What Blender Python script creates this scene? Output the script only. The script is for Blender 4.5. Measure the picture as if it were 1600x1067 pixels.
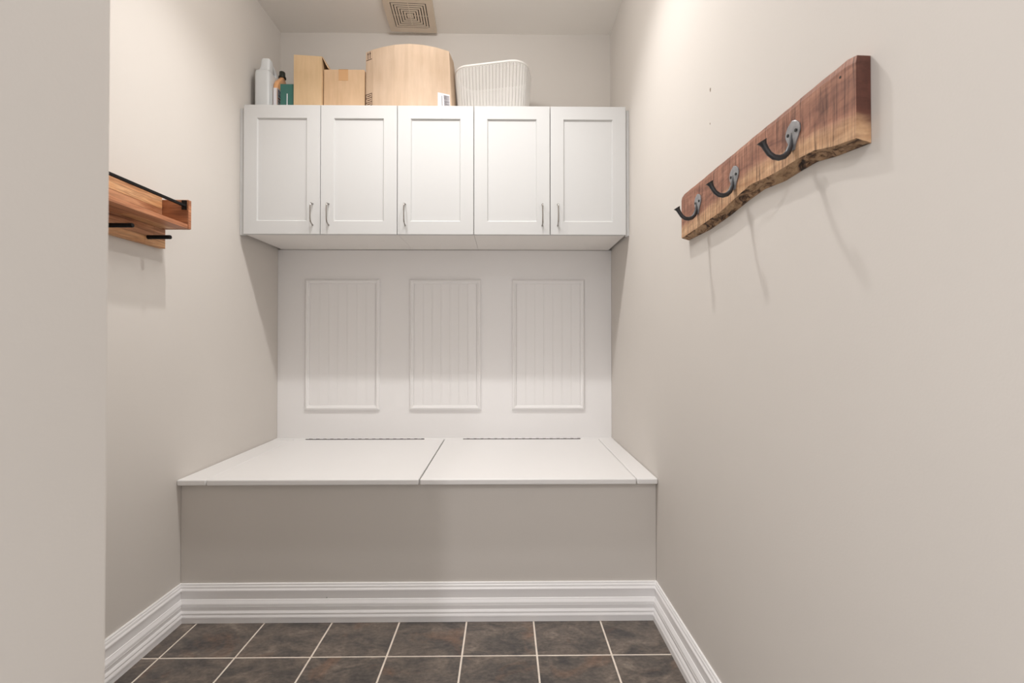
import bpy, bmesh, math, random
from mathutils import Vector, Matrix
random.seed(7)
for o in list(bpy.data.objects): bpy.data.objects.remove(o, do_unlink=True)
SC = bpy.context.scene
COL = SC.collection

# ------------------------------------------------------------------ camera
cam_d = bpy.data.cameras.new('camera')
cam = bpy.data.objects.new('camera', cam_d); COL.objects.link(cam)
cam_d.sensor_fit = 'HORIZONTAL'; cam_d.sensor_width = 36.0
cam_d.lens = 708.51 / 1600 * 36.0
cam_d.shift_x = (800 - 797.23) / 1600
cam_d.shift_y = (528.09 - 533.5) / 1600
cam_d.clip_start = 0.02
cam.location = (1.2157, -2.4547, 1.0418)
cam.rotation_euler = (math.radians(90 + 0.5294), 0, math.radians(-0.6448))
cam_d.dof.use_dof = True
cam_d.dof.focus_distance = 1.9
cam_d.dof.aperture_fstop = 8.0
SC.camera = cam

# ------------------------------------------------------------------ world, lamps, exposure
w = bpy.data.worlds.new('world'); SC.world = w; w.use_nodes = True
bg = w.node_tree.nodes['Background']
bg.inputs[0].default_value = (1.0, 0.98, 0.968, 1); bg.inputs[1].default_value = 1.15
def lamp(name, loc, power, size, color=(1, 0.98, 0.958), cone=128):
    d = bpy.data.lights.new(name, 'SPOT'); d.shadow_soft_size = size / 2
    d.spot_size = math.radians(cone); d.spot_blend = 1.0
    d.energy = power; d.color = color
    o = bpy.data.objects.new(name, d); COL.objects.link(o); o.location = loc
    return o
lamp('recessed_ceiling_light', (0.60, -0.98, 2.69), 42, 0.05)
lamp('recessed_ceiling_light', (1.29, -0.98, 2.69), 42, 0.05)
def fill_lamp(name, loc, power, size, color=(1, 0.98, 0.958)):      # added fill lamp without a fitting, lifts ceiling and upper back wall
    d = bpy.data.lights.new(name, 'POINT'); d.shadow_soft_size = size / 2; d.energy = power; d.color = color
    o = bpy.data.objects.new(name, d); COL.objects.link(o); o.location = loc
fill_lamp('added_ceiling_fill', (0.945, -0.98, 2.585), 11.5, 0.20)  # added fill between the two ceiling lights
lamp('hall_ceiling_light', (0.762, -3.15, 2.60), 80, 0.06, (1, 0.97, 0.97), 155)
VS = SC.view_settings
VS.view_transform = 'Standard'; VS.look = 'None'; VS.gamma = 1.0; VS.use_curve_mapping = False
VS.exposure = 0.0

# ------------------------------------------------------------------ materials
def mat(name, col, rough=0.5, metal=0.0, bump=0.0, bscale=200.0, var=0.0, vscale=3.0, spec=0.5):
    m = bpy.data.materials.new(name); m.use_nodes = True
    nt = m.node_tree; b = nt.nodes['Principled BSDF']
    b.inputs['Base Color'].default_value = (*col, 1); b.inputs['Roughness'].default_value = rough
    b.inputs['Metallic'].default_value = metal; b.inputs['Specular IOR Level'].default_value = spec
    tc = nt.nodes.new('ShaderNodeTexCoord')
    if bump:
        n = nt.nodes.new('ShaderNodeTexNoise'); n.inputs['Scale'].default_value = bscale; n.inputs['Detail'].default_value = 3
        bp = nt.nodes.new('ShaderNodeBump'); bp.inputs['Strength'].default_value = bump; bp.inputs['Distance'].default_value = 0.001
        nt.links.new(tc.outputs['Object'], n.inputs['Vector']); nt.links.new(n.outputs['Fac'], bp.inputs['Height'])
        nt.links.new(bp.outputs['Normal'], b.inputs['Normal'])
    if var:
        n = nt.nodes.new('ShaderNodeTexNoise'); n.inputs['Scale'].default_value = vscale; n.inputs['Detail'].default_value = 4
        r = nt.nodes.new('ShaderNodeValToRGB')
        r.color_ramp.elements[0].position = 0.3; r.color_ramp.elements[1].position = 0.7
        r.color_ramp.elements[0].color = (*[c * (1 - var) for c in col], 1)
        r.color_ramp.elements[1].color = (*[min(1, c * (1 + var)) for c in col], 1)
        nt.links.new(tc.outputs['Object'], n.inputs['Vector']); nt.links.new(n.outputs['Fac'], r.inputs['Fac'])
        nt.links.new(r.outputs['Color'], b.inputs['Base Color'])
    return m

def nodes_of(m): return m.node_tree, m.node_tree.nodes['Principled BSDF']
def ramp(nt, stops):
    r = nt.nodes.new('ShaderNodeValToRGB'); e = r.color_ramp.elements
    while len(e) < len(stops): e.new(0.5)
    for i, (p, c) in enumerate(stops): e[i].position = p; e[i].color = (*c, 1)
    return r
def noise(nt, vec, scale, detail=4, rough=0.55, dist=0.0):
    n = nt.nodes.new('ShaderNodeTexNoise'); n.inputs['Scale'].default_value = scale
    n.inputs['Detail'].default_value = detail; n.inputs['Roughness'].default_value = rough; n.inputs['Distortion'].default_value = dist
    if vec: nt.links.new(vec, n.inputs['Vector'])
    return n
def mapping(nt, vec, scale, loc=(0, 0, 0)):
    mp = nt.nodes.new('ShaderNodeMapping'); mp.inputs['Scale'].default_value = scale; mp.inputs['Location'].default_value = loc
    nt.links.new(vec, mp.inputs['Vector']); return mp.outputs['Vector']
def mixc(nt, fac, a, b, mode='MIX'):
    x = nt.nodes.new('ShaderNodeMix'); x.data_type = 'RGBA'; x.blend_type = mode
    for sock, val in ((x.inputs[0], fac), (x.inputs[6], a), (x.inputs[7], b)):
        if isinstance(val, (int, float)): sock.default_value = val
        elif isinstance(val, tuple): sock.default_value = (*val, 1)
        else: nt.links.new(val, sock)
    return x.outputs[2]
def addbump(nt, b, h, strength, dist):
    bp = nt.nodes.new('ShaderNodeBump'); bp.inputs['Strength'].default_value = strength; bp.inputs['Distance'].default_value = dist
    nt.links.new(h, bp.inputs['Height']); nt.links.new(bp.outputs['Normal'], b.inputs['Normal'])

WALL = (0.658, 0.619, 0.578)
M = {}
M['wall'] = mat('taupe_wall_paint', WALL, 0.7, bump=0.12, bscale=260, var=0.012, vscale=2.5, spec=0.2)
M['ceiling'] = mat('ceiling_paint', (0.90, 0.87, 0.83), 0.8, bump=0.1, bscale=200)
M['trim'] = mat('white_trim_paint', (0.90, 0.885, 0.885), 0.4, bump=0.03, bscale=60, var=0.01)
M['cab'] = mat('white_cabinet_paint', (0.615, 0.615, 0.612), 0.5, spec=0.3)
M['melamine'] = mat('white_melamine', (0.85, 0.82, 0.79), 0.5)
M['bench'] = mat('white_bench_paint', (0.80, 0.785, 0.775), 0.4, bump=0.06, bscale=40, var=0.008)
M['board'] = mat('white_backboard_paint', (0.86, 0.845, 0.84), 0.45, bump=0.05, bscale=90)
M['grout'] = mat('beige_grout', (0.78, 0.69, 0.60), 0.9, bump=0.3, bscale=400, var=0.1, vscale=30)
M['nickel'] = mat('brushed_nickel', (0.36, 0.34, 0.32), 0.25, metal=1.0)
M['hinge'] = mat('dark_hinge_metal', (0.10, 0.085, 0.075), 0.5, metal=0.6)
M['iron'] = mat('cast_iron', (0.055, 0.055, 0.058), 0.42, metal=0.55, bump=0.25, bscale=220, var=0.2, vscale=60)
M['iron_pale'] = mat('pale_iron_plate', (0.30, 0.30, 0.31), 0.42, metal=0.6, bump=0.25, bscale=220, var=0.2, vscale=70)  # paler grey iron for the plates than for the hook bars
M['black'] = mat('matte_black_metal', (0.010, 0.009, 0.009), 0.5, spec=0.15)
M['screw'] = mat('black_screw', (0.02, 0.02, 0.02), 0.5, metal=0.4)
M['vent'] = mat('cream_vent_plastic', (0.72, 0.62, 0.51), 0.55)
M['dark'] = mat('painted_duct_shade', (0.03, 0.022, 0.018), 0.9)  # near-black colour standing in for shade inside the vent
M['jug'] = mat('grey_white_plastic', (0.68, 0.70, 0.71), 0.35)
M['peach'] = mat('peach_bottle_plastic', (0.80, 0.42, 0.20), 0.3, var=0.06, vscale=12)
M['capblack'] = mat('black_cap_plastic', (0.015, 0.018, 0.012), 0.4)
M['purple'] = mat('purple_print', (0.09, 0.03, 0.22), 0.4)
M['red'] = mat('dark_red_print', (0.42, 0.03, 0.06), 0.4)
M['paper'] = mat('white_label_paper', (0.82, 0.80, 0.84), 0.5)
M['teal'] = mat('teal_card', (0.040, 0.150, 0.125), 0.5, var=0.05, vscale=20)
M['ink'] = mat('dark_box_ink', (0.07, 0.025, 0.015), 0.7)
M['greyink'] = mat('grey_barcode_ink', (0.30, 0.29, 0.31), 0.7)
M['tape'] = mat('packing_tape', (0.58, 0.34, 0.17), 0.25)
M['knit'] = mat('cream_white_plastic', (0.93, 0.91, 0.88), 0.45)
M['hole'] = mat('wall_chip', (0.20, 0.14, 0.09), 0.9)

def cardboard(name, col):
    m = mat(name, col, 0.75); nt, b = nodes_of(m)
    tc = nt.nodes.new('ShaderNodeTexCoord'); 
    n1 = noise(nt, mapping(nt, tc.outputs['Object'], (1, 1, 0.12)), 55, 3)
    n2 = noise(nt, tc.outputs['Object'], 7, 4)
    r1 = ramp(nt, [(0.3, (0.93, 0.92, 0.90)), (0.7, (1.05, 1.05, 1.06))])
    nt.links.new(n1.outputs['Fac'], r1.inputs['Fac'])
    r2 = ramp(nt, [(0.3, (0.95, 0.93, 0.90)), (0.7, (1.04, 1.05, 1.07))])
    nt.links.new(n2.outputs['Fac'], r2.inputs['Fac'])
    c = mixc(nt, 1.0, r1.outputs['Color'], r2.outputs['Color'], 'MULTIPLY')
    c = mixc(nt, 1.0, col, c, 'MULTIPLY'); nt.links.new(c, b.inputs['Base Color'])
    addbump(nt, b, n1.outputs['Fac'], 0.15, 0.001)
    return m
M['card_a'] = cardboard('cardboard_golden', (0.63, 0.45, 0.27))
M['card_b'] = cardboard('cardboard_tan', (0.62, 0.43, 0.27))
M['card_c'] = cardboard('cardboard_pale', (0.63, 0.475, 0.345))

def tile_mat():
    m = mat('slate_tile', (0.06, 0.05, 0.045), 0.45); nt, b = nodes_of(m)
    tc = nt.nodes.new('ShaderNodeTexCoord'); oi = nt.nodes.new('ShaderNodeObjectInfo')
    va = nt.nodes.new('ShaderNodeVectorMath'); va.operation = 'MULTIPLY_ADD'
    va.inputs[1].default_value = (1, 1, 1)
    cb = nt.nodes.new('ShaderNodeCombineXYZ')
    mu = nt.nodes.new('ShaderNodeMath'); mu.operation = 'MULTIPLY'; mu.inputs[1].default_value = 37.0
    nt.links.new(oi.outputs['Random'], mu.inputs[0])
    nt.links.new(mu.outputs[0], cb.inputs[0]); nt.links.new(mu.outputs[0], cb.inputs[1])
    nt.links.new(tc.outputs['Object'], va.inputs[0]); nt.links.new(cb.outputs[0], va.inputs[2])
    v = va.outputs[0]
    n1 = noise(nt, mapping(nt, v, (1, 1.6, 1)), 8, 6, 0.65, 0.6)
    r1 = ramp(nt, [(0.30, (0.044, 0.042, 0.044)), (0.45, (0.095, 0.083, 0.075)), (0.58, (0.150, 0.124, 0.105)), (0.75, (0.26, 0.225, 0.19))])
    nt.links.new(n1.outputs['Fac'], r1.inputs['Fac'])
    n2 = noise(nt, v, 5.5, 5, 0.6, 0.8)
    r2 = ramp(nt, [(0.58, (0, 0, 0)), (0.80, (1, 1, 1))]); nt.links.new(n2.outputs['Fac'], r2.inputs['Fac'])
    c = mixc(nt, r2.outputs['Color'], r1.outputs['Color'], (0.20, 0.115, 0.075))
    n3 = noise(nt, mapping(nt, v, (1.3, 2.4, 1)), 42, 6, 0.7)
    r3 = ramp(nt, [(0.32, (0.55, 0.55, 0.56)), (0.68, (1.5, 1.45, 1.4))]); nt.links.new(n3.outputs['Fac'], r3.inputs['Fac'])
    c = mixc(nt, 0.8, c, r3.outputs['Color'], 'MULTIPLY')
    nt.links.new(c, b.inputs['Base Color'])
    addbump(nt, b, n1.outputs['Fac'], 0.35, 0.003)
    return m
M['tile'] = tile_mat()

def wood_mat(name, stops, along, fine=1.0, rough=0.5, off=(0, 0, 0), stave=None):
    """grain running along the given axis index; stave = (length, height) of glued staves"""
    m = mat(name, stops[0][1], rough); nt, b = nodes_of(m)
    tc = nt.nodes.new('ShaderNodeTexCoord')
    s = [26.0 * fine] * 3; s[along] = 2.6 * fine
    src = tc.outputs['Object']
    n1 = noise(nt, mapping(nt, src, tuple(s), off), 1.0, 6, 0.6, 1.2)
    r1 = ramp(nt, stops); nt.links.new(n1.outputs['Fac'], r1.inputs['Fac'])
    s2 = [190.0 * fine] * 3; s2[along] = 9.0 * fine
    n2 = noise(nt, mapping(nt, src, tuple(s2), off), 1.0, 3, 0.6)
    r2 = ramp(nt, [(0.35, (0.55, 0.48, 0.45)), (0.58, (1.08, 1.08, 1.08))]); nt.links.new(n2.outputs['Fac'], r2.inputs['Fac'])
    c = mixc(nt, 0.8, r1.outputs['Color'], r2.outputs['Color'], 'MULTIPLY')
    nt.links.new(c, b.inputs['Base Color'])
    addbump(nt, b, n2.outputs['Fac'], 0.2, 0.001)
    return m
ACA_L = [(0.30, (0.38, 0.155, 0.06)), (0.42, (0.58, 0.29, 0.13)), (0.60, (0.72, 0.43, 0.225))]
ACA_M = [(0.32, (0.16, 0.055, 0.028)), (0.44, (0.42, 0.18, 0.085)), (0.62, (0.62, 0.33, 0.18))]
ACA_D = [(0.28, (0.17, 0.06, 0.028)), (0.5, (0.36, 0.145, 0.065)), (0.72, (0.47, 0.22, 0.11))]
M['aca_light'] = wood_mat('acacia_light', ACA_L, 1)
M['aca_mid'] = wood_mat('acacia_mid', ACA_M, 1, off=(3, 1, 7))
M['aca_red'] = wood_mat('acacia_red', [(0.28, (0.34, 0.125, 0.055)), (0.5, (0.50, 0.205, 0.095)), (0.72, (0.60, 0.29, 0.145))], 1, off=(9, 4, 2))
M['aca_dark'] = wood_mat('acacia_dark', ACA_D, 0, off=(5, 5, 5))

def live_mat(end=False):
    m = mat('live_edge_end_grain' if end else 'live_edge_wood', (0.3, 0.15, 0.08), 0.6); nt, b = nodes_of(m)
    tc = nt.nodes.new('ShaderNodeTexCoord'); at = nt.nodes.new('ShaderNodeAttribute'); at.attribute_name = 'height_over_edge'
    src = tc.outputs['Object']
    n1 = noise(nt, mapping(nt, src, (20, 6, 30)), 1.0, 5, 0.6, 1.0)
    if end: heart = ramp(nt, [(0.3, (0.060, 0.018, 0.011)), (0.55, (0.115, 0.038, 0.024)), (0.75, (0.16, 0.06, 0.04))])
    else: heart = ramp(nt, [(0.28, (0.165, 0.066, 0.042)), (0.5, (0.31, 0.140, 0.088)), (0.72, (0.43, 0.215, 0.14))])
    nt.links.new(n1.outputs['Fac'], heart.inputs['Fac'])
    sap = ramp(nt, [(0.3, (0.40, 0.21, 0.105)), (0.7, (0.62, 0.40, 0.235))]); nt.links.new(n1.outputs['Fac'], sap.inputs['Fac'])
    n4 = noise(nt, mapping(nt, src, (8, 8, 30)), 1.0, 4)
    ad = nt.nodes.new('ShaderNodeMath'); ad.operation = 'MULTIPLY_ADD'; ad.inputs[1].default_value = 0.035
    nt.links.new(n4.outputs['Fac'], ad.inputs[0]); nt.links.new(at.outputs['Fac'], ad.inputs[2])
    mr = nt.nodes.new('ShaderNodeMapRange'); mr.interpolation_type = 'SMOOTHSTEP'
    mr.inputs['From Min'].default_value = 0.038; mr.inputs['From Max'].default_value = 0.064
    nt.links.new(ad.outputs[0], mr.inputs['Value'])
    c = mixc(nt, mr.outputs['Result'], sap.outputs['Color'], heart.outputs['Color'])
    # rough-sawn marks running straight up across the grain
    n2 = noise(nt, mapping(nt, src, (20, 170, 7)), 1.0, 4, 0.75)
    r2 = ramp(nt, [(0.37, (0.22, 0.16, 0.14)), (0.47, (0.86, 0.84, 0.83)), (0.64, (1.28, 1.27, 1.26))]); nt.links.new(n2.outputs['Fac'], r2.inputs['Fac'])
    c = mixc(nt, 0.35 if end else 0.9, c, r2.outputs['Color'], 'MULTIPLY')
    n3 = noise(nt, mapping(nt, src, (20, 28, 120)), 1.0, 3, 0.6)
    r3 = ramp(nt, [(0.33, (0.70, 0.66, 0.64)), (0.5, (1, 1, 1))]); nt.links.new(n3.outputs['Fac'], r3.inputs['Fac'])
    c = mixc(nt, 0.6, c, r3.outputs['Color'], 'MULTIPLY')
    nt.links.new(c, b.inputs['Base Color'])
    addbump(nt, b, n2.outputs['Fac'], 0.35, 0.002)
    return m
M['live'] = live_mat(); M['live_end'] = live_mat(True)
def bark_mat():
    m = mat('live_edge_bark', (0.3, 0.2, 0.1), 0.8); nt, b = nodes_of(m)
    tc = nt.nodes.new('ShaderNodeTexCoord'); src = tc.outputs['Object']
    n1 = noise(nt, mapping(nt, src, (45, 20, 45)), 1.0, 5, 0.7, 1.2)
    r = ramp(nt, [(0.40, (0.022, 0.013, 0.009)), (0.46, (0.16, 0.085, 0.045)), (0.55, (0.40, 0.25, 0.14)), (0.75, (0.50, 0.34, 0.20))])
    nt.links.new(n1.outputs['Fac'], r.inputs['Fac']); nt.links.new(r.outputs['Color'], b.inputs['Base Color'])
    addbump(nt, b, n1.outputs['Fac'], 0.8, 0.006)
    return m
M['bark'] = bark_mat()

# ------------------------------------------------------------------ mesh helpers (world coordinates in, parent-relative out)
class MB:
    def __init__(s): s.v = []; s.f = []; s.mi = []
    def add(s, verts, faces, mi=0):
        k = len(s.v); s.v += [tuple(p) for p in verts]
        s.f += [tuple(i + k for i in f) for f in faces]; s.mi += [mi] * len(faces)
        return s
    def box(s, x0, x1, y0, y1, z0, z1, mi=0):
        return s.add([(x, y, z) for z in (z0, z1) for y in (y0, y1) for x in (x0, x1)],
                     [(0, 2, 3, 1), (4, 5, 7, 6), (0, 1, 5, 4), (2, 6, 7, 3), (0, 4, 6, 2), (1, 3, 7, 5)], mi)
    def loft(s, rings, closed=True, cap=True, mi=0):
        n = len(rings[0]); vs = [p for r in rings for p in r]; fs = []
        for i in range(len(rings) - 1):
            for j in range(n if closed else n - 1):
                a = i * n + j; b = i * n + (j + 1) % n
                fs.append((a, b, b + n, a + n))
        if cap and closed:
            fs.append(tuple(range(n - 1, -1, -1))); k = (len(rings) - 1) * n; fs.append(tuple(range(k, k + n)))
        return s.add(vs, fs, mi)
    def prism(s, poly, axis, a, b, mi=0):
        def P(u, v, t): return {'x': (t, u, v), 'y': (u, t, v), 'z': (u, v, t)}[axis]
        return s.loft([[P(u, v, a) for u, v in poly], [P(u, v, b) for u, v in poly]], mi=mi)
    def tube(s, pts, rad, n=10, mi=0):
        pts = [Vector(p) for p in pts]; rs = rad if isinstance(rad, (list, tuple)) else [rad] * len(pts)
        rings = []; ref = None
        for i, p in enumerate(pts):
            t = (pts[min(i + 1, len(pts) - 1)] - pts[max(i - 1, 0)]).normalized()
            if ref is None: ref = t.orthogonal().normalized()
            ref = (ref - t * ref.dot(t)).normalized(); bn = t.cross(ref)
            rings.append([p + (ref * math.cos(2 * math.pi * j / n) + bn * math.sin(2 * math.pi * j / n)) * rs[i] for j in range(n)])
        return s.loft(rings, mi=mi)
    def lathe(s, prof, cx, cy, n=24, mi=0):
        return s.loft([[(cx + r * math.cos(2 * math.pi * j / n), cy + r * math.sin(2 * math.pi * j / n), z) for j in range(n)] for r, z in prof], mi=mi)
    def build(s, name, mats, parent=None, bevel=0.0, seg=2, smooth=False, loc=None, angle=35):
        base = Vector((0, 0, 0))
        if parent is not None:
            q = parent
            while q is not None: base += q.location; q = q.parent
        elif loc is not None: base = Vector(loc)
        me = bpy.data.meshes.new(name)
        me.from_pydata([tuple(Vector(p) - base) for p in s.v], [], s.f)
        bm = bmesh.new(); bm.from_mesh(me)
        for f, i in zip(bm.faces, s.mi): f.material_index = i
        bmesh.ops.recalc_face_normals(bm, faces=bm.faces)
        if bevel:
            es = [e for e in bm.edges if len(e.link_faces) == 2 and e.calc_face_angle(0) > math.radians(angle)]
            bmesh.ops.bevel(bm, geom=es, offset=bevel, segments=seg, profile=0.5, affect='EDGES', clamp_overlap=True)
        if smooth:
            for f in bm.faces: f.smooth = True
            for e in bm.edges:
                if len(e.link_faces) == 2 and e.calc_face_angle(0) > math.radians(40): e.smooth = False
        bm.to_mesh(me); bm.free()
        for m in (mats if isinstance(mats, (list, tuple)) else [mats]): me.materials.append(m)
        o = bpy.data.objects.new(name, me); COL.objects.link(o)
        if parent is not None: o.parent = parent
        elif loc is not None: o.location = base
        return o
def tag(o, label, cat, group=None):
    o['label'] = label; o['category'] = cat
    if group: o['group'] = group
    return o
def thing(name, loc, label, cat, group=None):
    o = bpy.data.objects.new(name, None); COL.objects.link(o); o.location = loc; o.empty_display_size = 0.05
    return tag(o, label, cat, group)
def struct(o, label=None, cat=None):
    o['kind'] = 'structure'
    if label: o['label'] = label; o['category'] = cat
    return o

# ------------------------------------------------------------------ measures
W = 1.789; HC = 2.72; HB = 0.532; DB = 0.7346; DBT = 0.7596; T = 0.0196
DC = 0.3818; ZC0 = 1.5346; ZC1 = 2.1264
YJ = -2.035; XJ = 0.8535; YH = -2.85; YR = -2.30
BBH = 0.1396

# ------------------------------------------------------------------ room shell
struct(MB().box(-0.12, 0, YJ, 0.0, 0, HC).build('wall_left', M['wall']), 'taupe painted left wall carrying the wooden peg shelf', 'wall')
wr = struct(MB().box(W, W + 0.12, YR, 0.0, 0, HC).build('wall_right', M['wall']), 'taupe painted right wall carrying the live-edge coat rack', 'wall')
struct(MB().box(-0.12, W + 0.12, 0, 0.12, 0, HC).build('wall_back', M['wall']), 'taupe painted back wall above the white cabinets', 'wall')
struct(MB().box(-0.12, XJ, YJ - 0.13, YJ, 0, HC).build('wall_front', M['wall'], bevel=0.004, seg=3), 'blurred taupe wall end close by at the left edge', 'wall')
struct(MB().box(-0.12, W + 0.12, YH, 0.12, HC, HC + 0.1).build('ceiling', M['ceiling']), 'plain off-white ceiling with a square vent', 'ceiling')
for (y, z, r) in ((-1.2009, 1.7473, 0.006), (-1.1981, 1.6535, 0.003)):
    pts = [(y + r * (0.35 + 0.2 * random.random()) * math.cos(a), z + r * (0.7 + 0.5 * random.random()) * math.sin(a)) for a in [i * math.pi / 4 for i in range(8)]]
    MB().prism(pts, 'x', W - 0.0006, W + 0.001).build('paint_chip', M['hole'], wr)

fl = struct(MB().box(-0.12, W + 0.12, YH, 0.12, -0.10, -0.0016).build('floor', M['grout']), 'dark slate-look square tile floor with pale beige grout', 'floor')
TS = 0.2499; TX0 = 0.0725; TY0 = -0.9361; G = 0.0030
def tile_mesh(x0, x1, y0, y1):
    b = MB().box(x0, x1, y0, y1, -0.009, 0.0)
    me = bpy.data.meshes.new('tile'); me.from_pydata(b.v, [], b.f)
    bm = bmesh.new(); bm.from_mesh(me); bmesh.ops.recalc_face_normals(bm, faces=bm.faces)
    es = [e for e in bm.edges if all(v.co.z > -0.001 for v in e.verts)]
    bmesh.ops.bevel(bm, geom=es, offset=0.0012, segments=1, affect='EDGES'); bm.to_mesh(me); bm.free()
    me.materials.append(M['tile']); return me
cache = {}
for r in range(-10, 1):
    y0 = TY0 + r * TS + G / 1; y1 = TY0 + (r + 1) * TS - G
    y0 = max(y0, YH); y1 = min(y1, -DB - 0.001)
    for c in range(-1, 8):
        x0 = max(TX0 + c * TS + G, 0.001); x1 = min(TX0 + (c + 1) * TS - G, W - 0.001)
        if x1 - x0 < 0.01 or y1 - y0 < 0.01: continue
        key = (round(x1 - x0, 4), round(y1 - y0, 4))
        if key not in cache: cache[key] = tile_mesh(-key[0] / 2, key[0] / 2, -key[1] / 2, key[1] / 2)
        o = bpy.data.objects.new('tile', cache[key]); COL.objects.link(o); o.parent = fl
        o.location = ((x0 + x1) / 2, (y0 + y1) / 2, random.uniform(-0.0003, 0.0003))

# baseboards: moulded profile (offset from wall, height fraction), mitred at the inside corners
PROF = [(0.0, 1.0), (.005, 1.0), (.0065, .975), (.0065, .955), (.0085, .935), (.0095, .905), (.0095, .885), (.0130, .845), (.0135, .82),
        (.0100, .812), (.0100, .605), (.0125, .590), (.0125, .578), (.0175, .500), (.0180, .450), (.0160, .443), (.0160, .436), (.0180, .430), (.0182, .420),
        (.0155, .412), (.0155, .325), (.0180, .300), (.0205, .262), (.0205, .250), (.0190, .243), (.0190, .228), (.0225, .175), (.0230, .145), (.0205, .135), (.0205, 0.0), (0.0, 0.0)]
PROF = [(a * 0.9, z * BBH) for a, z in PROF]
def baseboard(name, p0, p1, nrm, m0, m1):
    p0 = Vector((*p0, 0)); p1 = Vector((*p1, 0)); n = Vector((*nrm, 0)); d = (p1 - p0).normalized()
    r0 = [p0 + n * a + d * (a * m0) + Vector((0, 0, z)) for a, z in PROF]
    r1 = [p1 + n * a - d * (a * m1) + Vector((0, 0, z)) for a, z in PROF]
    return struct(MB().loft([r0, r1]).build(name, M['trim']))
baseboard('baseboard_left', (0, YJ), (0, -DB), (1, 0), 0, 1)
baseboard('baseboard_right', (W, YR), (W, -DB), (-1, 0), 0, 1)
bb = baseboard('baseboard_bench', (0, -DB), (W, -DB), (0, -1), 1, 1)
MB().prism([(0.5497 + .0016 * math.cos(a), 0.0885 + .0016 * math.sin(a)) for a in [i * math.pi / 3 for i in range(6)]], 'y', -DB - 0.0096, -DB - 0.008).build('nail_hole', M['black'], bb)

# ------------------------------------------------------------------ storage bench
be = thing('storage_bench', (W / 2, -DB / 2, 0), 'built-in storage bench with two white hinged lids and taupe front', 'bench')
MB().box(0.001, W - 0.001, -DB, -DB + 0.018, 0, HB - 0.022).build('front_panel', M['wall'], be)
XL, XM, XR, YB = 0.1085, 0.8965, 1.7085, -0.064
tz0, tz1 = HB - 0.022, HB
MB().box(0.001, XL - 0.001, -DBT, YB + .001, tz0, tz1).build('side_strip', M['bench'], be, bevel=0.005, seg=3)
MB().box(XR + 0.001, W - 0.001, -DBT, YB + .001, tz0, tz1).build('side_strip', M['bench'], be, bevel=0.005, seg=3)
MB().box(0.001, W - 0.001, YB + 0.0016, -0.0008, tz0, tz1).build('back_strip', M['bench'], be, bevel=0.001, seg=1)
for (a, b, h0, h1) in ((XL, XM, 0.171, 0.792), (XM, XR, 0.9945, 1.613)):
    wl = 0.0016 if a == XL else 0.0022; wrr = 0.0022 if b == XM else 0.0016
    lid = MB().box(a + wl, b - wrr, -DBT - 0.001, YB - 0.0006, tz0, tz1 + 0.0006).build('lid', M['bench'], be, bevel=0.005, seg=3)
    hb = MB(); hb.box(h0, h1, YB - 0.001, YB + 0.002, HB - 0.001, HB + 0.0010)
    nk = 34; st = (h1 - h0) / nk
    for i in range(nk):
        r = 0.0030 if i % 2 else 0.0018
        hb.tube([(h0 + i * st + 0.0006, YB, HB + 0.0016), (h0 + (i + 1) * st - 0.0006, YB, HB + 0.0016)], r, 8)
    hb.build('hinge', M['hinge'], lid)['label'] = 'dark piano hinge along the back of the lid'
MB().box(0.001, W - 0.001, -DB + 0.018, -DB + 0.055, tz0 - 0.04, tz0 - 0.0005).build('top_rail', M['bench'], be)

# ------------------------------------------------------------------ panelled backboard
bk = thing('panelled_backboard', (W / 2, -T, HB), 'white panelled backboard with three framed beadboard panels above the bench', 'panelling')
MB().box(0.001, W - 0.001, -T, -0.0005, HB + 0.0003, ZC0 + 0.001).build('face_board', M['board'], bk)
FP = [(0, 0), (0, .005), (.003, .008), (.006, .0125), (.011, .0145), (.015, .0135), (.017, .009), (.021, .0085), (.0245, .0035), (.026, 0.0)]
for (x0, x1) in ((0.1475, 0.5465), (0.7035, 1.0875), (1.2515, 1.643)):
    z0, z1 = 0.680, 1.379
    rings = []
    for (cx, cz, sx, sz) in ((x0, z0, 1, 1), (x1, z0, -1, 1), (x1, z1, -1, -1), (x0, z1, 1, -1)):
        rings.append([(cx + sx * a, -T - h, cz + sz * a) for a, h in FP])
    rings.append(rings[0])
    fr = MB().loft(rings, closed=True, cap=False).build('panel_frame', M['board'], bk)
    a0, a1 = x0 + 0.0255, x1 - 0.0255; npk = 7; pw = (a1 - a0) / npk
    for i in range(npk):
        xa, xb = a0 + i * pw, a0 + (i + 1) * pw
        g = 0.0008; q = 0.006
        poly = [(xa + .0001, -T), (xa + .0001, -T - .0027), (xa + g, -T - .0034), (xa + q - g, -T - .0034), (xa + q, -T - .0028), (xa + q + g, -T - .0034),
                (xb - g, -T - .0034), (xb - .0001, -T - .0027), (xb - .0001, -T)]
        MB().prism(poly, 'z', z0 + 0.025, z1 - 0.025).build('bead_plank', M['board'], fr)

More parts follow.
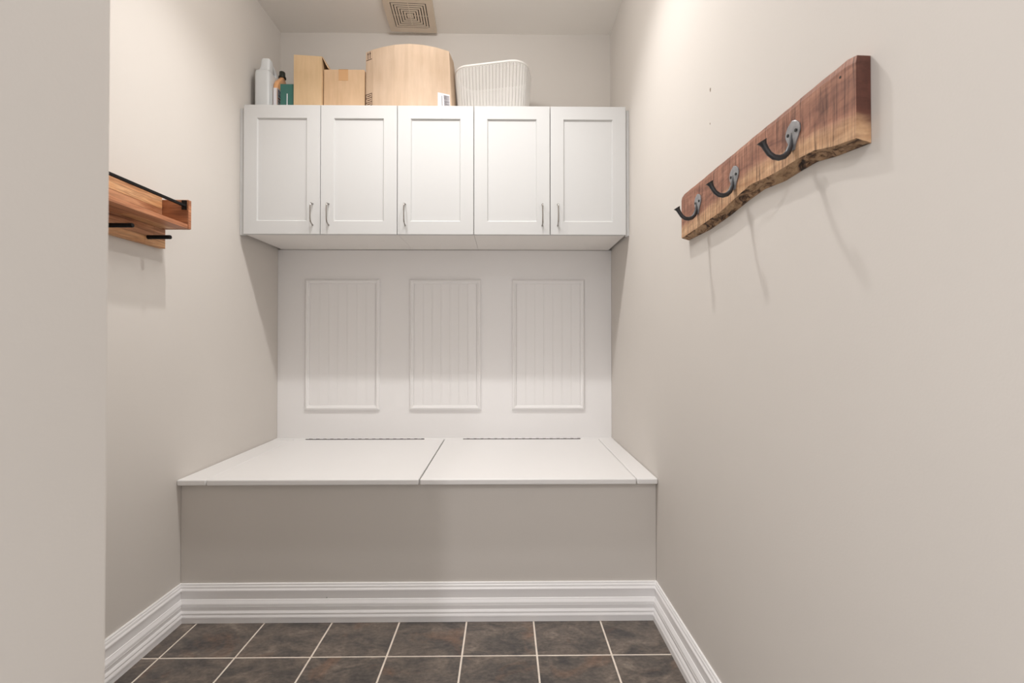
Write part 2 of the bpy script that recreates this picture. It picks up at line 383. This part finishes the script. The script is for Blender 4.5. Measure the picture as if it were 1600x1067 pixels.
# ------------------------------------------------------------------ wall cabinets
DW = (1.7724 - 0.0215) / 5; XD = [0.0215 + i * DW for i in range(6)]
YF = -DC + 0.020        # front of the carcasses
def door(parent, i, hx):
    x0, x1 = XD[i] + 0.0014, XD[i + 1] - 0.0014
    z0, z1 = ZC0, ZC1 - 0.0005 * i * 0.3
    s = 0.0600; c = 0.0045; y0, y1 = -DC, -DC + 0.019; rd = 0.0075
    def rect(a, y): return [(x0 + a, y, z0 + a), (x1 - a, y, z0 + a), (x1 - a, y, z1 - a), (x0 + a, y, z1 - a)]
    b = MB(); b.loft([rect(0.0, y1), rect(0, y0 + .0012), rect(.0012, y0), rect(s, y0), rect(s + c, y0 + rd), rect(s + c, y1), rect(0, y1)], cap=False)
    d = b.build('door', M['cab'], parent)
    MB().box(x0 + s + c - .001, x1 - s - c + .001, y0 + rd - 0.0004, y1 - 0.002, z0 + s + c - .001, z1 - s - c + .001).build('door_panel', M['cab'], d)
    za, zb = 1.576, 1.673
    pts = [(0, za), (.010, za + .003), (.022, za + .009), (.0265, za + .015), (.0285, za + .024), (.0300, (za + zb) / 2), (.0285, zb - .016), (.0265, zb - .007), (.022, zb - .003), (.010, zb - .001), (0, zb)]
    hb = MB().tube([(hx, -DC - a + .001, z) for a, z in pts], [.0040, .0030, .0030, .0030, .0028, .0027, .0028, .0030, .0030, .0030, .0040], 10)
    hb.build('handle', M['nickel'], d, smooth=True)['label'] = 'slim brushed nickel bar handle'
def cabinet(i0, i1, label, hs, fill=None):
    xa, xb = XD[i0] + .0006, XD[i1] - .0006
    t = thing('wall_cabinet', ((xa + xb) / 2, -0.18, ZC0), label, 'cabinet', 'white wall cabinets')
    zb, zt = ZC0 + 0.003, ZC1 - 0.010; th = 0.016
    b = MB()
    b.box(xa, xa + th, YF, -0.021, zb, zt); b.box(xb - th, xb, YF, -0.021, zb, zt)
    b.box(xa + th, xb - th, YF, -0.021, zb, zb + th); b.box(xa + th, xb - th, YF, -0.021, zt - th, zt)
    b.box(xa + th, xb - th, -0.027, -0.021, zb + th, zt - th)
    b.build('carcass', M['melamine'], t)
    for k, i in enumerate(range(i0, i1)): door(t, i, hs[k])
    if fill:
        f0, f1 = fill
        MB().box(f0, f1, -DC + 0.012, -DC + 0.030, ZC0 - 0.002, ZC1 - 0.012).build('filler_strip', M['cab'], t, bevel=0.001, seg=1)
cabinet(0, 2, 'white two-door wall cabinet nearest the left wall', (0.3378, 0.4104), (0.0005, 0.0205))
cabinet(2, 3, 'narrow white single-door wall cabinet in the middle of the row', (0.7585,))
cabinet(3, 5, 'white two-door wall cabinet nearest the right wall', (1.3860, 1.4571), (1.7730, W - 0.0005))
ZT = ZC1 - 0.010

# ------------------------------------------------------------------ ceiling vent
vt = thing('ceiling_vent', (0.7325, -0.1522, HC - 0.012), 'square cream ceiling vent with concentric slots', 'vent')
vt.rotation_euler[2] = math.radians(2.8)
def sqring(name, a, b, z0, z1, m, slope=0.0, sub=None):
    def R(h, z): return [(-h, -h, z), (h, -h, z), (h, h, z), (-h, h, z)]
    me = MB().loft([R(a, z0), R(b, z0 + slope), R(b, z1), R(a, z1), R(a, z0)], cap=False)
    o = me.build(name, m, None); o.parent = sub or vt; return o
sqring('frame', 0.122, 0.0882, -0.003, 0.0115, M['vent'])
hs = 0.0838
for k in range(6):
    a = hs - k * 0.0135; sqring('louver', a, a - 0.0092, -0.003, -0.0018, M['vent'], 0.0)
o = MB().box(-0.006, 0.006, -0.006, 0.006, -0.003, -0.0018).build('centre_plate', M['vent'], None); o.parent = vt
o = MB().box(-0.1, 0.1, -0.1, 0.1, 0.0095, 0.0115).build('duct_shade_sheet', M['dark'], None); o.parent = vt  # dark sheet paints the shade seen through the vent slots
b = MB(); b.box(-0.0018, 0.0018, -0.089, 0.089, -0.0018, 0.0); b.box(-0.089, 0.089, -0.0010, 0.0010, -0.0018, 0.0)
o = b.build('rib', M['vent'], None); o.parent = vt

# ------------------------------------------------------------------ coat rack on the right wall: live-edge board with three iron hooks
TH = 0.024; XF = W - TH
botf = [(-1.052, 1.3655), (-1.0673, 1.3655), (-1.1865, 1.3692), (-1.3062, 1.3745), (-1.4055, 1.3893), (-1.4497, 1.3949), (-1.514, 1.3879), (-1.5624, 1.3862), (-1.6127, 1.3862), (-1.6576, 1.3828), (-1.7032, 1.3699), (-1.7545, 1.3610)]
botb = [(-1.052, 1.359), (-1.0673, 1.359), (-1.1974, 1.3558), (-1.3107, 1.3635), (-1.4055, 1.3752), (-1.4644, 1.3791), (-1.5371, 1.371), (-1.5881, 1.3727), (-1.6329, 1.3727), (-1.6794, 1.3629), (-1.7545, 1.3533)]
def lerp(tab, y):
    for (a, za), (b, zb) in zip(tab, tab[1:]):
        if b <= y <= a:
            t = (a - y) / (a - b); return za + (zb - za) * t
    return tab[-1][1] if y < tab[-1][0] else tab[0][1]
rack = thing('coat_rack', (W - TH, -1.40, 1.36), 'rough-sawn live-edge wooden coat rack board on the right wall', 'coat rack')
def make_board():
    vs, fs, mi, hh = [], [], [], []
    N = 72; NV = 12; NU = 5
    Y0, Y1 = -1.052, -1.7545; rng = random.Random(3)
    base = Vector(rack.location)
    cols = []
    for i in range(N + 1):
        y = Y0 + (Y1 - Y0) * i / N
        zf = lerp(botf, y); zb = lerp(botb, y); zt = 1.4965 + 0.0004 * math.sin(i * 0.33) + 0.0003 * math.sin(i * 1.1)
        e = min(i, N - i)
        if e < 2: zt -= (2 - e) * 0.0022
        if i > N - 1: pass
        col = []
        for j in range(NV + 1):                       # front face, bottom to top
            z = zf + (zt - zf) * j / NV
            x = XF + (0.0022 if j == NV else 0.0)
            col.append((x, y, z, z - zf))
        col.append((W - 0.0006, y, zt - 0.0008, zt - zf))   # top back
        col.append((W - 0.0006, y, zb, 0.0))                # bottom back
        for j in range(1, NU):                        # underside, back to front
            t = j / NU; z = zb + (zf - zb) * t
            amp = 0.0032 if 0 < i < N else 0.001
            col.append((W - 0.0006 + (XF - W) * t, y, z + rng.uniform(-amp, amp * 0.6), 0.0))
        cols.append(col)
    n = len(cols[0])
    for c in cols:
        for (x, y, z, h) in c: vs.append(tuple(Vector((x, y, z)) - base)); hh.append(h)
    for i in range(N):
        for j in range(n):
            a = i * n + j; b = i * n + (j + 1) % n
            fs.append((a, b, b + n, a + n)); mi.append(2 if j >= NV + 2 else 0)
    for i in (0, N):                                   # ends: split in horizontal strips so the sapwood band shows
        c = i * n; front = [c + j for j in range(NV + 1)]
        bv = []
        for j in range(NV + 1):
            x, y, z, h = cols[i][j]; zz = cols[i][NV + 2][2] + (cols[i][NV + 1][2] - cols[i][NV + 2][2]) * j / NV
            vs.append(tuple(Vector((W - 0.0006, y, zz)) - base)); hh.append(h); bv.append(len(vs) - 1)
        for j in range(NV): fs.append((front[j], front[j + 1], bv[j + 1], bv[j])); mi.append(1)
        fs.append(tuple([front[0], bv[0]] + [c + NV + 2 + k for k in range(1, NU)])); mi.append(2)
    me = bpy.data.meshes.new('live_edge_board'); me.from_pydata(vs, [], fs)
    for p, k in zip(me.polygons, mi): p.material_index = k
    at = me.attributes.new('height_over_edge', 'FLOAT', 'POINT')
    for k, h in enumerate(hh): at.data[k].value = h
    bm = bmesh.new(); bm.from_mesh(me); bmesh.ops.recalc_face_normals(bm, faces=bm.faces); bm.to_mesh(me); bm.free()
    for m in (M['live'], M['live_end'], M['bark']): me.materials.append(m)
    o = bpy.data.objects.new('live_edge_board', me); COL.objects.link(o); o.parent = rack
    return o
make_board()
MB().prism([(-1.7215 + .0022 * math.cos(a), 1.476 + .0022 * math.sin(a)) for a in [i * math.pi / 4 for i in range(8)]], 'x', XF - 0.0006, XF + .001).build('screw', M['screw'], rack)
def iron_hook(y, zc):
    h = bpy.data.objects.new('hook', None)
    # hook root is a real mesh (back plate); bar and screws are its sub-parts
    zt, zb = zc + 0.0565, zc
    half = [(0.0, .0050), (.006, .0066), (.014, .0110), (.022, .0165), (.030, .0205), (.037, .0215), (.044, .0195), (.050, .0145), (.0545, .0075), (.0565, .0)]
    b = MB(); rows = []
    for dz, wd in half:
        z = zb + dz; rid = .0062 * (1 - 0.45 * dz / .0565)
        wd = max(wd, .0006)
        rows.append([(XF - .0002, y - wd, z), (XF - .0024, y - wd, z), (XF - .0034, y - wd * .5, z), (XF - rid, y, z), (XF - .0034, y + wd * .5, z), (XF - .0024, y + wd, z), (XF - .0002, y + wd, z)])
    b.loft(rows)
    pl = b.build('hook', M['iron_pale'], rack)
    pl['label'] = 'cast iron coat hook with flared tip and two screws'
    path = [(.003, .034), (.0045, .020), (.0065, .008), (.0110, -.0035), (.0185, -.0110), (.0280, -.0140), (.0380, -.0125), (.0470, -.0060), (.0530, .0030), (.0572, .0105), (.0600, .0152), (.0612, .0172)]
    rad = [.0018, .0034, .0050, .0054, .0055, .0055, .0052, .0050, .0050, .0056, .0078, .0100]
    MB().tube([(XF - a, y, zb + dz) for a, dz in path], rad, 12).build('hook_bar', M['iron'], pl, smooth=True)
    for s in (-1, 1):
        c = (XF - .0030, y + s * .0118, zb + .0335)
        MB().lathe([(.0038, c[2] - .0), (.0038, c[2] + .001)], c[0], c[1], 4)
        pts = [(c[1] + .0032 * math.cos(a), c[2] + .0032 * math.sin(a)) for a in [i * math.pi / 5 for i in range(10)]]
        MB().prism(pts, 'x', XF - .0046, XF - .001).build('screw', M['screw'], pl)
    bpy.data.objects.remove(h)
for y in (-1.601, -1.3795, -1.1745): iron_hook(y, 1.4065)

# ------------------------------------------------------------------ peg shelf on the left wall
sh = thing('peg_shelf', (0.0, -1.15, 1.37), 'reddish wooden wall shelf with black rail and black pegs on the left wall', 'shelf')
SY0, SY1 = -1.47, -0.848
D = 0.0015
def stave(name, x0, x1, z0, z1, cuts, mats_):
    for k in range(len(cuts) - 1):
        MB().box(x0, x1, cuts[k] + 0.0002, cuts[k + 1] - 0.0002, z0 + .0002, z1 - .0002).build(name, mats_[k % len(mats_)], sh, bevel=0.0008, seg=1)
L, Md, Rd = M['aca_light'], M['aca_mid'], M['aca_red']
# back board: four glued courses
stave('back_stave', 0.0006, 0.020, 1.3701, 1.398, [SY0, -1.22, -0.94, SY1], [Rd, L, L])
stave('back_stave', 0.0006, 0.020, 1.398, 1.4372, [SY0, -1.12, -0.90, SY1], [L, Md, Md])
stave('back_stave', 0.0006, 0.020, 1.4372, 1.506, [SY0, -1.25, SY1 - .016], [Md, Md])
stave('back_stave', 0.0006, 0.020, 1.506, 1.5465, [SY0, -1.30, SY1 - .016], [Rd, L])
# shelf board: two long staves, and the end panels
stave('shelf_stave', 0.0202, 0.060, 1.4375, 1.4525, [SY0 + .015, -1.05, SY1 - .0155], [Rd, L])
stave('shelf_stave', 0.060, 0.1090, 1.4375, 1.4525, [SY0 + .015, SY1 - .0155], [Rd])
for (ya, yb) in ((SY1 - 0.015, SY1), (SY0, SY0 + 0.0148)):
    MB().box(0.0006, 0.1090, ya, yb, 1.4375, 1.5395).build('end_panel', M['aca_dark'], sh, bevel=0.002, seg=2)
    MB().box(0.1091, 0.1100, ya + .001, yb - .001, 1.4385, 1.5385).build('end_lipping', Rd, sh)
rail = MB().box(0.0955, 0.1035, SY0 + 0.0150, SY1 - 0.0152, 1.5130, 1.5220).build('rail', M['black'], sh, bevel=0.001, seg=1)
rail['label'] = 'black square metal rail'
for yy in (SY1 - 0.0182, SY0 + 0.0152): MB().box(0.088, 0.1045, yy, yy + .003, 1.504, 1.5365).build('rail_bracket', M['black'], rail)
for k in range(4):
    y = -0.927 - k * 0.1545
    MB().tube([(0.0195, y, 1.3935), (0.0945, y, 1.3935), (0.0965, y, 1.3935)], [.0068, .0068, .0058], 14).build('peg', M['black'], sh, smooth=True)['label'] = 'black round coat peg'

# ------------------------------------------------------------------ things on top of the cabinets
# grey-white handled jug
jg = thing('plastic_jug', (0.068, -0.262, ZT), 'grey-white plastic jug with moulded handle at the left wall', 'jug')
b = MB(); rings = []
def rrect(x0, x1, y0, y1, r, z, n=4):
    P = []
    for k, (cx, cy) in enumerate(((x1 - r, y1 - r), (x0 + r, y1 - r), (x0 + r, y0 + r), (x1 - r, y0 + r))):
        for i in range(n + 1):
            t = math.pi / 2 * (k + i / n); P.append((cx + r * math.cos(t), cy + r * math.sin(t), z))
    return P
for (ins, z) in ((.004, ZT), (0, ZT + .006), (0, 2.318), (.0015, 2.328), (.006, 2.334), (.012, 2.336)):
    rings.append(rrect(0.030 + ins, 0.1002 - ins, -0.312 + ins, -0.212 - ins, 0.012, z))
b.loft(rings).build('body', M['jug'], jg, smooth=True)
rings = []
for (x0, x1, y0, y1, z) in ((.046, .0985, -.310, -.262, 2.330), (.056, .099, -.309, -.266, 2.350), (.058, .099, -.308, -.268, 2.380), (.061, .097, -.305, -.270, 2.387)):
    rings.append(rrect(x0, x1, y0, y1, 0.010, z))
MB().loft(rings).build('neck', M['jug'], jg, smooth=True)
MB().tube([(.080, -.292, 2.374), (.081, -.262, 2.375), (.081, -.236, 2.370), (.081, -.218, 2.356), (.081, -.2165, 2.334), (.080, -.224, 2.318)], [.013, .012, .0105, .0100, .0105, .013], 12).build('handle', M['jug'], jg, smooth=True)

# flat peach bottle squeezed between the jug and the teal box
bo = thing('cleaner_bottle', (0.1125, -0.209, ZT), 'flat peach cleaner bottle with black cap and purple label beside the jug', 'bottle')
bcx, bcy = 0.1125, -0.209
rings = []
for (hx_, hy_, z) in ((.0095, .064, ZT), (.0118, .069, ZT + .005), (.0118, .069, 2.268), (.0118, .066, 2.284), (.0115, .054, 2.304), (.0112, .036, 2.322), (.0108, .020, 2.336), (.0105, .0125, 2.346)):
    rings.append(rrect(bcx - hx_, bcx + hx_, bcy - hy_, bcy + hy_, min(hx_, hy_) * 0.75, z))
MB().loft(rings).build('body', M['peach'], bo, smooth=True)
MB().lathe([(.0115, 2.3455), (.0175, 2.346), (.0175, 2.353), (.0140, 2.355), (.0135, 2.376), (.0120, 2.378)], bcx, bcy, 20).build('cap', M['capblack'], bo, smooth=True)['label'] = 'black bottle cap'
xs = bcx + .0118
def flat(name, polys, m, par, o): 
    b = MB()
    for p in polys: b.prism(p, 'x', xs - .0002, xs + o)
    return b.build(name, m, par)
def q4(y0, y1, z0, z1): return [(y0, z0), (y1, z0), (y1, z1), (y0, z1)]
lb = flat('label_sheet', [q4(-.279, -.160, 2.13, 2.262)], M['paper'], bo, .0004)
MB().box(bcx - .0080, bcx + .0080, bcy - .0694, bcy - .0688, 2.13, 2.262).build('label_sheet', M['paper'], bo)
flat('label_print', [q4(-.274, -.165, 2.226, 2.256)], M['purple'], lb, .0007)
flat('label_letter', [[(-.271, 2.229), (-.268, 2.229), (-.2645, 2.247), (-.261, 2.229), (-.258, 2.229), (-.262, 2.253), (-.267, 2.253)], q4(-.267, -.262, 2.235, 2.238)], M['paper'], lb, .0010)
flat('label_letter', [[(-.256, 2.245), (-.253, 2.229), (-.250, 2.229), (-.2475, 2.238), (-.245, 2.229), (-.242, 2.229), (-.239, 2.245), (-.242, 2.245), (-.2435, 2.235), (-.2462, 2.245), (-.2488, 2.245), (-.2515, 2.235), (-.253, 2.245)]], M['paper'], lb, .0010)
flat('label_print', [q4(-.274, -.165, 2.212, 2.219), q4(-.274, -.165, 2.200, 2.2035)], M['red'], lb, .0007)
flat('label_print', [[(-.272, 2.190), (-.236, 2.186), (-.220, 2.150), (-.250, 2.172)]], M['purple'], lb, .0007)

# teal box
tb = thing('teal_box', (0.180, -0.255, ZT), 'small dark teal box beside the tall carton', 'box')
MB().box(0.1475, 0.2125, -0.300, -0.215, ZT, 2.2687).build('carton', M['teal'], tb, bevel=0.0012, seg=1)
MB().box(0.1785, 0.1825, -0.3008, -0.2995, 2.140, 2.222).build('white_stripe', M['paper'], tb)

# tall carton with an open flap
tc_ = thing('tall_carton', (0.282, -0.20, ZT), 'tall narrow golden cardboard box with an open side flap', 'box')
b = MB(); t = 0.003; x0, x1, y0, y1 = 0.2158, 0.3470, -0.310, -0.100; zl, zr = 2.4025, 2.3950
b.add([(x0, y0, ZT), (x1, y0, ZT), (x1, y0, zr), (x0, y0, zl), (x0, y0 + t, ZT), (x1, y0 + t, ZT), (x1, y0 + t, zr), (x0, y0 + t, zl)],
      [(0, 1, 2, 3), (7, 6, 5, 4), (0, 4, 5, 1), (3, 2, 6, 7), (0, 3, 7, 4), (1, 5, 6, 2)])
b.box(x0, x0 + t, y0 + t, y1 - t, ZT, zl); b.box(x1 - t, x1, y0 + t, y1 - t, ZT, zr); b.box(x0, x1, y1 - t, y1, ZT, zl + .001); b.box(x0 + t, x1 - t, y0 + t, y1 - t, ZT, ZT + t)
b.build('carton', M['card_a'], tc_)
b = MB(); b.add([(x1, y0 + .004, zr), (x1 + .0255, y0 + .010, zr - .050), (x1 + .0255, y1 - .01, zr - .050), (x1, y1 - .004, zr),
                 (x1 + .003, y0 + .004, zr + .0015), (x1 + .0285, y0 + .010, zr - .0485), (x1 + .0285, y1 - .01, zr - .0485), (x1 + .003, y1 - .004, zr + .0015)],
                [(0, 1, 2, 3), (7, 6, 5, 4), (0, 4, 5, 1), (1, 5, 6, 2), (2, 6, 7, 3), (3, 7, 4, 0)])
b.build('flap', M['card_b'], tc_)
b = MB(); b.add([(x0 + .004, y0 + t, zl - .001), (x1 - .008, y0 + t, zr), (x1 - .008, y0 + .07, zr + .012), (x0 + .004, y0 + .07, zl + .016),
                 (x0 + .004, y0 + t, zl - .004), (x1 - .008, y0 + t, zr - .003), (x1 - .008, y0 + .07, zr + .009), (x0 + .004, y0 + .07, zl + .013)],
                [(0, 1, 2, 3), (7, 6, 5, 4), (0, 4, 5, 1), (1, 5, 6, 2), (2, 6, 7, 3), (3, 7, 4, 0)])
b.build('flap', M['card_b'], tc_)

# taped medium carton
mc = thing('taped_carton', (0.448, -0.20, ZT), 'medium tan cardboard box with tape between the two larger cartons', 'box')
MB().box(0.3505, 0.5440, -0.294, -0.100, ZT, 2.3430).build('carton', M['card_b'], mc, bevel=0.0015, seg=1)
MB().box(0.4215, 0.4660, -0.2948, -0.2938, 2.290, 2.3436).build('tape', M['tape'], mc)
MB().box(0.4215, 0.4660, -0.2948, -0.16, 2.3428, 2.3437).build('tape', M['tape'], mc)

# bulging big carton
bc = thing('bulging_carton', (0.757, -0.19, ZT), 'large bulging cardboard box with arrow marks and a barcode label', 'box')
front = [(0.5485, -0.286), (0.5900, -0.309), (0.640, -0.328), (0.700, -0.345), (0.765, -0.352), (0.830, -0.346), (0.890, -0.328), (0.9475, -0.300)]
back = [(0.9600, -0.215), (0.9560, -0.110), (0.880, -0.060), (0.640, -0.060), (0.5560, -0.100), (0.5460, -0.190)]
def bigring(z, k):
    f = (2.432 - z) / (2.432 - ZT)
    return [(x + (0.016 * f if x > 0.9 else 0) + k * (0.757 - x), y + k * (-0.19 - y), z) for x, y in front + back]
MB().loft([bigring(ZT, 0), bigring(2.27, 0), bigring(2.430, 0), bigring(2.4335, 0.03), bigring(2.438, 0.25)]).build('carton', M['card_c'], bc, bevel=0)
def facet(i0, s, z, out):                     # a point on a front facet, pushed out along its normal
    a, c = Vector(front[i0]), Vector(front[i0 + 1]); p = a.lerp(c, s); d = (c - a).normalized(); n = Vector((d.y, -d.x))
    f = (2.432 - z) / (2.432 - ZT); return (p.x + n.x * out + (0.016 * f if p.x > 0.9 else 0), p.y + n.y * out, z)
def mark(name, i0, polys, m, par, o=.0006):
    b = MB()
    for poly in polys: b.loft([[facet(i0, s, z, -.0004) for s, z in poly], [facet(i0, s, z, o) for s, z in poly]])
    return b.build(name, m, par)
def strip(s0, z0, s1, z1, wz): return [(s0, z0 - wz / 2), (s1, z1 - wz / 2), (s1, z1 + wz / 2), (s0, z0 + wz / 2)]
ar = []
for s in (0.30, 0.58):
    ar.append([(s - .035, 2.393), (s + .035, 2.393), (s + .035, 2.417), (s - .035, 2.417)])
    ar.append([(s - .10, 2.414), (s + .10, 2.414), (s, 2.428)])
ar.append(strip(0.08, 2.3885, 0.82, 2.3885, .0030))
mark('printed_arrows', 0, ar, M['ink'], bc)
tbz = []
for z in (2.150, 2.168, 2.185, 2.205, 2.224): tbz.append(strip(0.02, z, 0.86, z, .0030))
for z in (2.176, 2.195, 2.2145): tbz.append(strip(0.20, z, 0.70, z, .0035))
for s in (0.03, 0.83): tbz.append([(s - .025, 2.149), (s + .025, 2.149), (s + .025, 2.2255), (s - .025, 2.2255)])
mark('printed_table', 0, tbz, M['ink'], bc)
lab = mark('barcode_label', 6, [[(0.14, 2.140), (0.88, 2.140), (0.88, 2.2195), (0.14, 2.2195)]], M['paper'], bc)
bars = [strip(0.42, z, 0.84, z, wz) for z, wz in ((2.148, .003), (2.154, .002), (2.160, .004), (2.167, .002), (2.172, .003), (2.178, .002), (2.184, .004), (2.191, .002), (2.197, .003), (2.203, .002), (2.209, .003))]
bars.append([(0.24, 2.150), (0.28, 2.150), (0.28, 2.205), (0.24, 2.205)])
mark('barcode', 6, bars, M['greyink'], lab, .0010)

# knitted-look plastic basket
bs = thing('storage_basket', (1.158, -0.195, ZT), 'white knit-pattern plastic basket on the right of the cartons', 'basket')
def rimpt(u, k, z):
    """point and outward normal at fraction u round a rounded rectangle scaled by k"""
    a, bb_, r, rot = 0.180 * k, 0.112 * k, 0.075 * k, -0.20
    segs = [('l', (a, -(bb_ - r)), (a, bb_ - r)), ('c', (a - r, bb_ - r), 0), ('l', (a - r, bb_), (-(a - r), bb_)), ('c', (-(a - r), bb_ - r), 1),
            ('l', (-a, bb_ - r), (-a, -(bb_ - r))), ('c', (-(a - r), -(bb_ - r)), 2), ('l', (-(a - r), -bb_), (a - r, -bb_)), ('c', (a - r, -(bb_ - r)), 3)]
    lens = [math.dist(q[1], q[2]) if q[0] == 'l' else math.pi / 2 * r for q in segs]; s = (u % 1.0) * sum(lens)
    for q, l in zip(segs, lens):
        if s <= l:
            if q[0] == 'l':
                t = s / l; x = q[1][0] + (q[2][0] - q[1][0]) * t; y = q[1][1] + (q[2][1] - q[1][1]) * t
                d = Vector((q[2][0] - q[1][0], q[2][1] - q[1][1])).normalized(); n = Vector((d.y, -d.x))
            else:
                t = math.pi / 2 * (q[2] + s / l); n = Vector((math.cos(t), math.sin(t))); x = q[1][0] + r * n.x; y = q[1][1] + r * n.y
            break
        s -= l
    R_ = Matrix.Rotation(rot, 2); p = R_ @ Vector((x, y)); n = R_ @ n
    return Vector((1.158 + p.x, -0.195 + p.y, z)), Vector((n.x, n.y, 0))
ZB1 = 2.370
def kk(z): return 0.90 + 0.10 * ((z - ZT) / (ZB1 - ZT)) ** 0.8
NC = 62; NR = 34
b = MB(); perim = 1.04
for c in range(NC):
    for s in (-1, 1):
        for r in range(NR):
            z = ZT + 0.006 + (ZB1 - ZT - 0.012) * (r + 0.5) / NR
            p, n = rimpt((c + 0.5 + s * 0.205) / NC, kk(z), z)
            tdir = Vector((-n.y, n.x, 0)); up = Vector((0, 0, 1))
            ax = (tdir * s * 0.75 + up * 0.8).normalized(); bx2 = n.cross(ax).normalized()
            ring = [p + ax * (.0064 * math.cos(q)) + bx2 * (.0031 * math.sin(q)) for q in [i * math.pi / 3 for i in range(6)]]
            vs = ring + [p + n * .0036, p - n * .0022]
            b.add(vs, [(i, (i + 1) % 6, 6) for i in range(6)] + [((i + 1) % 6, i, 7) for i in range(6)])
o = b.build('knit_wall', M['knit'], bs, smooth=False)
for p in o.data.polygons: p.use_smooth = True
pts = [rimpt(i / 96, 1.0, ZB1)[0] for i in range(96)]
b = MB(); rings = []
for i in range(97):
    p, n = rimpt(i / 96, 1.0, ZB1)
    rings.append([p + n * (.0052 * math.cos(q)) + Vector((0, 0, .0052 * math.sin(q))) for q in [j * math.pi / 4 for j in range(8)]])
b.loft(rings, cap=False).build('rim', M['knit'], bs, smooth=True)
b = MB()
b.loft([[rimpt(i / 64, 0.89, z)[0] for i in range(64)] for z in (ZT, ZT + .006)]).build('bottom', M['knit'], bs)
